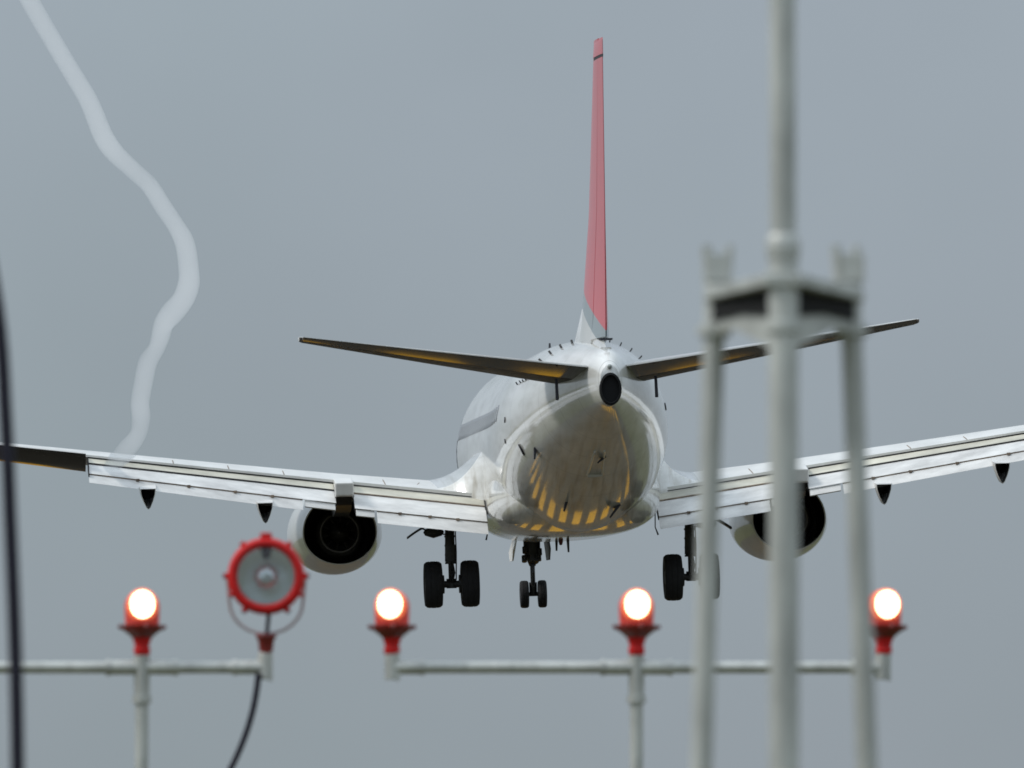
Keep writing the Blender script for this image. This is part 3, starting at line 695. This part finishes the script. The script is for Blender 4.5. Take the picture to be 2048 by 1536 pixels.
def big_lamp():
    c = place(532, 1152, DB); e = place(530, 1335, DB)
    root = empty('flash_lamp', (e.x, e.y, zB + .036), 'large unlit round lamp with red rim and clear glass beside the left engine', 'lamp')
    cz = c.z - (zB + .036); cx = c.x - e.x
    b = MB(); O = (cx, 0, cz)
    b.lathe([(.086, -.030), (.090, -.045), (.104, -.045), (.113, -.030), (.114, .0), (.106, .010), (.090, .010), (.086, -.005)], O, 'Y', 48)
    b.lathe([(.086, -.030), (.086, -.005)], O, 'Y', 48)
    for k, (a, s_) in enumerate(((90, 1.7), (0, .8), (180, .8), (54, .7), (126, .8), (238, .8), (302, .8), (-28, .6), (208, .6))):
        q = R(a); b.box((cx + .114 * math.cos(q), -.012, cz + .114 * math.sin(q)), (.034, .04, .016 * s_), Matrix.Rotation(-q, 3, 'Y') if a != 90 else None) if a == 90 else b.box((cx + .114 * math.cos(q), -.012, cz + .114 * math.sin(q)), (.018, .04, .022 * s_), Matrix.Rotation(-q, 3, 'Y'))
    b.build('rim', M['red'], root, bevel=.003)
    b = MB()
    for a in (0, 180, 238, 302): q = R(a); b.tube([(cx + .122 * math.cos(q), -.012, cz + .122 * math.sin(q)), (cx + .128 * math.cos(q), -.012, cz + .128 * math.sin(q))], .006, 8)
    b.build('bolt', M['cable'], root)
    b = MB(); b.lathe([(.088, -.012)] + [(.087 * k / 12, .072 * (1 - (k / 12) ** 2)) for k in range(12, -1, -1)], O, 'Y', 48); b.build('reflector', M['mirror'], root)
    b = MB(); b.lathe([(.088, .010), (.094, .04), (.078, .080), (.045, .105), (0, .112)], O, 'Y', 36); b.build('housing', M['red'], root)
    b = MB(); b.lathe([(.088, -.030), (.06, -.038), (.03, -.042), (0, -.043)], O, 'Y', 40); b.build('cover_glass', M['lens'], root)
    b = MB(); b.tube([(cx, .0, cz + .088), (cx, .02, cz + .058)], [.018, .012], 10); b.build('igniter', M['cable'], root)
    b = MB(); b.tube([(cx, .0, cz), (cx, .06, cz)], [.005, .008], 10); b.build('flash_tube', M['mirror'], root)
    b = MB(); b.tube([(cx - .115, .01, cz - .01)] + [(cx + .109 * math.cos(q), .012, cz - .075 + .095 * math.sin(q)) for q in (R(a) for a in range(180, 361, 15))] + [(cx + .115, .01, cz - .01)], .0045, 8)
    b.build('yoke', mat('faded_pink_wire', (.42, .33, .34), .5), root)
    b = MB(); b.tube([(cx + .008, 0, cz - .112), (cx + .002, 0, cz - .175)], .0065, 10); b.build('stem', M['cable'], root)
    zs = cz - .17
    b = MB(); b.lathe([(0, 0), (.029, 0), (.031, -.008), (.024, -.020), (.021, -.045), (.020, -.058), (0, -.058)], (cx, 0, zs), 'Z', 20); b.build('socket', M['dred'], root)
    b = MB(); b.tube([(cx, 0, zs - .056), (0, 0, .0)], .020, 16); b.build('stub_pipe', M['galv'], root)
big_lamp()
b = MB()
pc = [(517, 1347), (514, 1375), (508, 1410), (499, 1445), (487, 1480), (470, 1520), (450, 1560), (425, 1620), (400, 1720), (395, 1900), (392, 2100), (390, 2350), (380, 2580)]
b.tube([place(a, c, DB - .03) for a, c in [r[:2] for r in smooth_table(pc, 4)]], .0095, 10)
tag(b.build('power_cable', M['cable']), 'black cable drooping from under the big red-rimmed lamp', 'cable')

# ------------------------------------------------------------------ tall grey mast close to the camera
def mast():
    D = 16.7; c = place(1567, 600, D); root = empty('lamp_mast', (c.x, c.y, 0), 'tall pale grey mast with a centre pole and two side legs, nearest the camera', 'mast')
    k = D / FPX; dl = .27
    zc = lambda py: place(1567, py, D).z
    Lx = lambda px: (px - 1567) * (D + dl) / FPX + (1567 - 1024) * dl / FPX
    b = MB(); b.tube([(-.003, 0, .02), (0, 0, zc(600)), (-.003, 0, 5.2)], .0195, 24); b.tube([(0, 0, .02), (0, 0, zc(478))], .0225, 24); b.build('centre_pole', M['galv'], root)
    b = MB(); b.tube([(0, 0, zc(515)), (0, 0, zc(500)), (0, 0, zc(478)), (0, 0, zc(468))], [.0245, .0255, .0255, .021], 24); b.build('pole_collar', M['galv'], root)
    b = MB(); b.tube([(0, 0, zc(664)), (0, 0, zc(648))], .029, 24); b.build('pole_collar', M['galv'], root)
    for sx, xt, xb in ((-1, 1431, 1402), (1, 1700, 1732)):
        z1 = place(xt, 560, D + dl).z; z2 = place(xb, 1536, D + dl).z
        xt_, xb_ = Lx(xt), Lx(xb); slope = (xb_ - xt_) / (z2 - z1)
        P = lambda z: (xt_ + slope * (z - z1), dl, z)
        b = MB(); b.tube([P(.02), P(z1 - .005)], .0165, 20); b.build('leg', M['galv'], root)
        b = MB(); zc1 = place(xt, 672, D + dl).z; b.tube([P(zc1), P(zc1 + .014)], .026, 18); b.build('leg_collar', M['dark'] if 0 else M['galv'], root)
        b = MB(); z3 = place(xt, 490, D + dl).z; q = P(z1)
        for o_, w_ in ((-.010, .0), (.018 if sx < 0 else .014, 1)):
            o2 = o_ if sx < 0 else (o_ - .008)
            b.tube([(q[0] + o2, dl, z1 - .01), (q[0] + o2 + (.004 if o2 > 0 else -.003), dl, z3)], .0062 if o2 > 0 else .0078, 12)
        b.box((q[0] + .004, dl, z1 + .018), (.036, .032, .040)); b.build('leg_fork', M['galv'], root)
        b = MB(); b.box((P(0)[0], dl, .01), (.16, .16, .02)); b.build('foot_plate', M['galv'], root)
    # triangular head plate: front corner at the centre pole, rear corners at the legs
    zp = zc(568)
    poly = [(-.028, -.028), (.028, -.028), (Lx(1712) + .012, dl - .01), (Lx(1712) + .012, dl + .03), (Lx(1424) - .012, dl + .03), (Lx(1424) - .012, dl - .01)]
    b = MB(); b.prism(poly, zp - .004, zp + .0135, 'Z'); b.build('head_plate', M['galv'], root, smooth=False, bevel=.002)
    b = MB(); b.box((Lx(1568), dl + .015, zp - .024), (Lx(1712) - Lx(1424), .012, .036)); b.build('rear_rail', M['soot_and_shade'], root, smooth=False)  # black for the dark area under the plate
    for sx, xt in ((-1, 1429), (1, 1705)):
        v = Vector((Lx(xt), dl, 0)); n = Vector((-v.y, v.x, 0)).normalized() * .004
        b = MB(); pr = [(.10, zp - .040), (.60, zp - .030), (.98, zp - .030), (.98, zp - .055), (.70, zp - .052), (.35, zp - .078), (.10, zp - .095)]
        b.loft([[(v * s_ + n * t_) + Vector((0, 0, z)) for s_, z in pr] for t_ in (-1, 1)]); b.build('gusset', M['galv'], root, smooth=False)
        b = MB(); b.loft([[(v * s_ + n * t_ * 2.2) + Vector((0, 0, z)) for s_, z in ((.04, zp - .0045), (1.0, zp - .0045), (1.0, zp - .036), (.55, zp - .034), (.04, zp - .048))] for t_ in (-1, 1)]); b.build('shade_plate', M['soot_and_shade'], root, smooth=False)  # black plates put in as the shade under the head plate
mast()

# ------------------------------------------------------------------ dark hanging cable at the left edge
b = MB()
pc = [(-190, -300), (-130, 0), (-60, 330), (-5, 620), (11, 830), (20, 1030), (29, 1250), (34, 1450), (36, 1700), (36, 2100), (36, 2600), (36, 3900)]
b.tube([place(a, c, 19) for a, c in smooth_table(pc, 5)], .0120, 12)
tag(b.build('hanging_cable', M['cable']), 'thick blurred black cable running down the left edge of the view', 'cable')
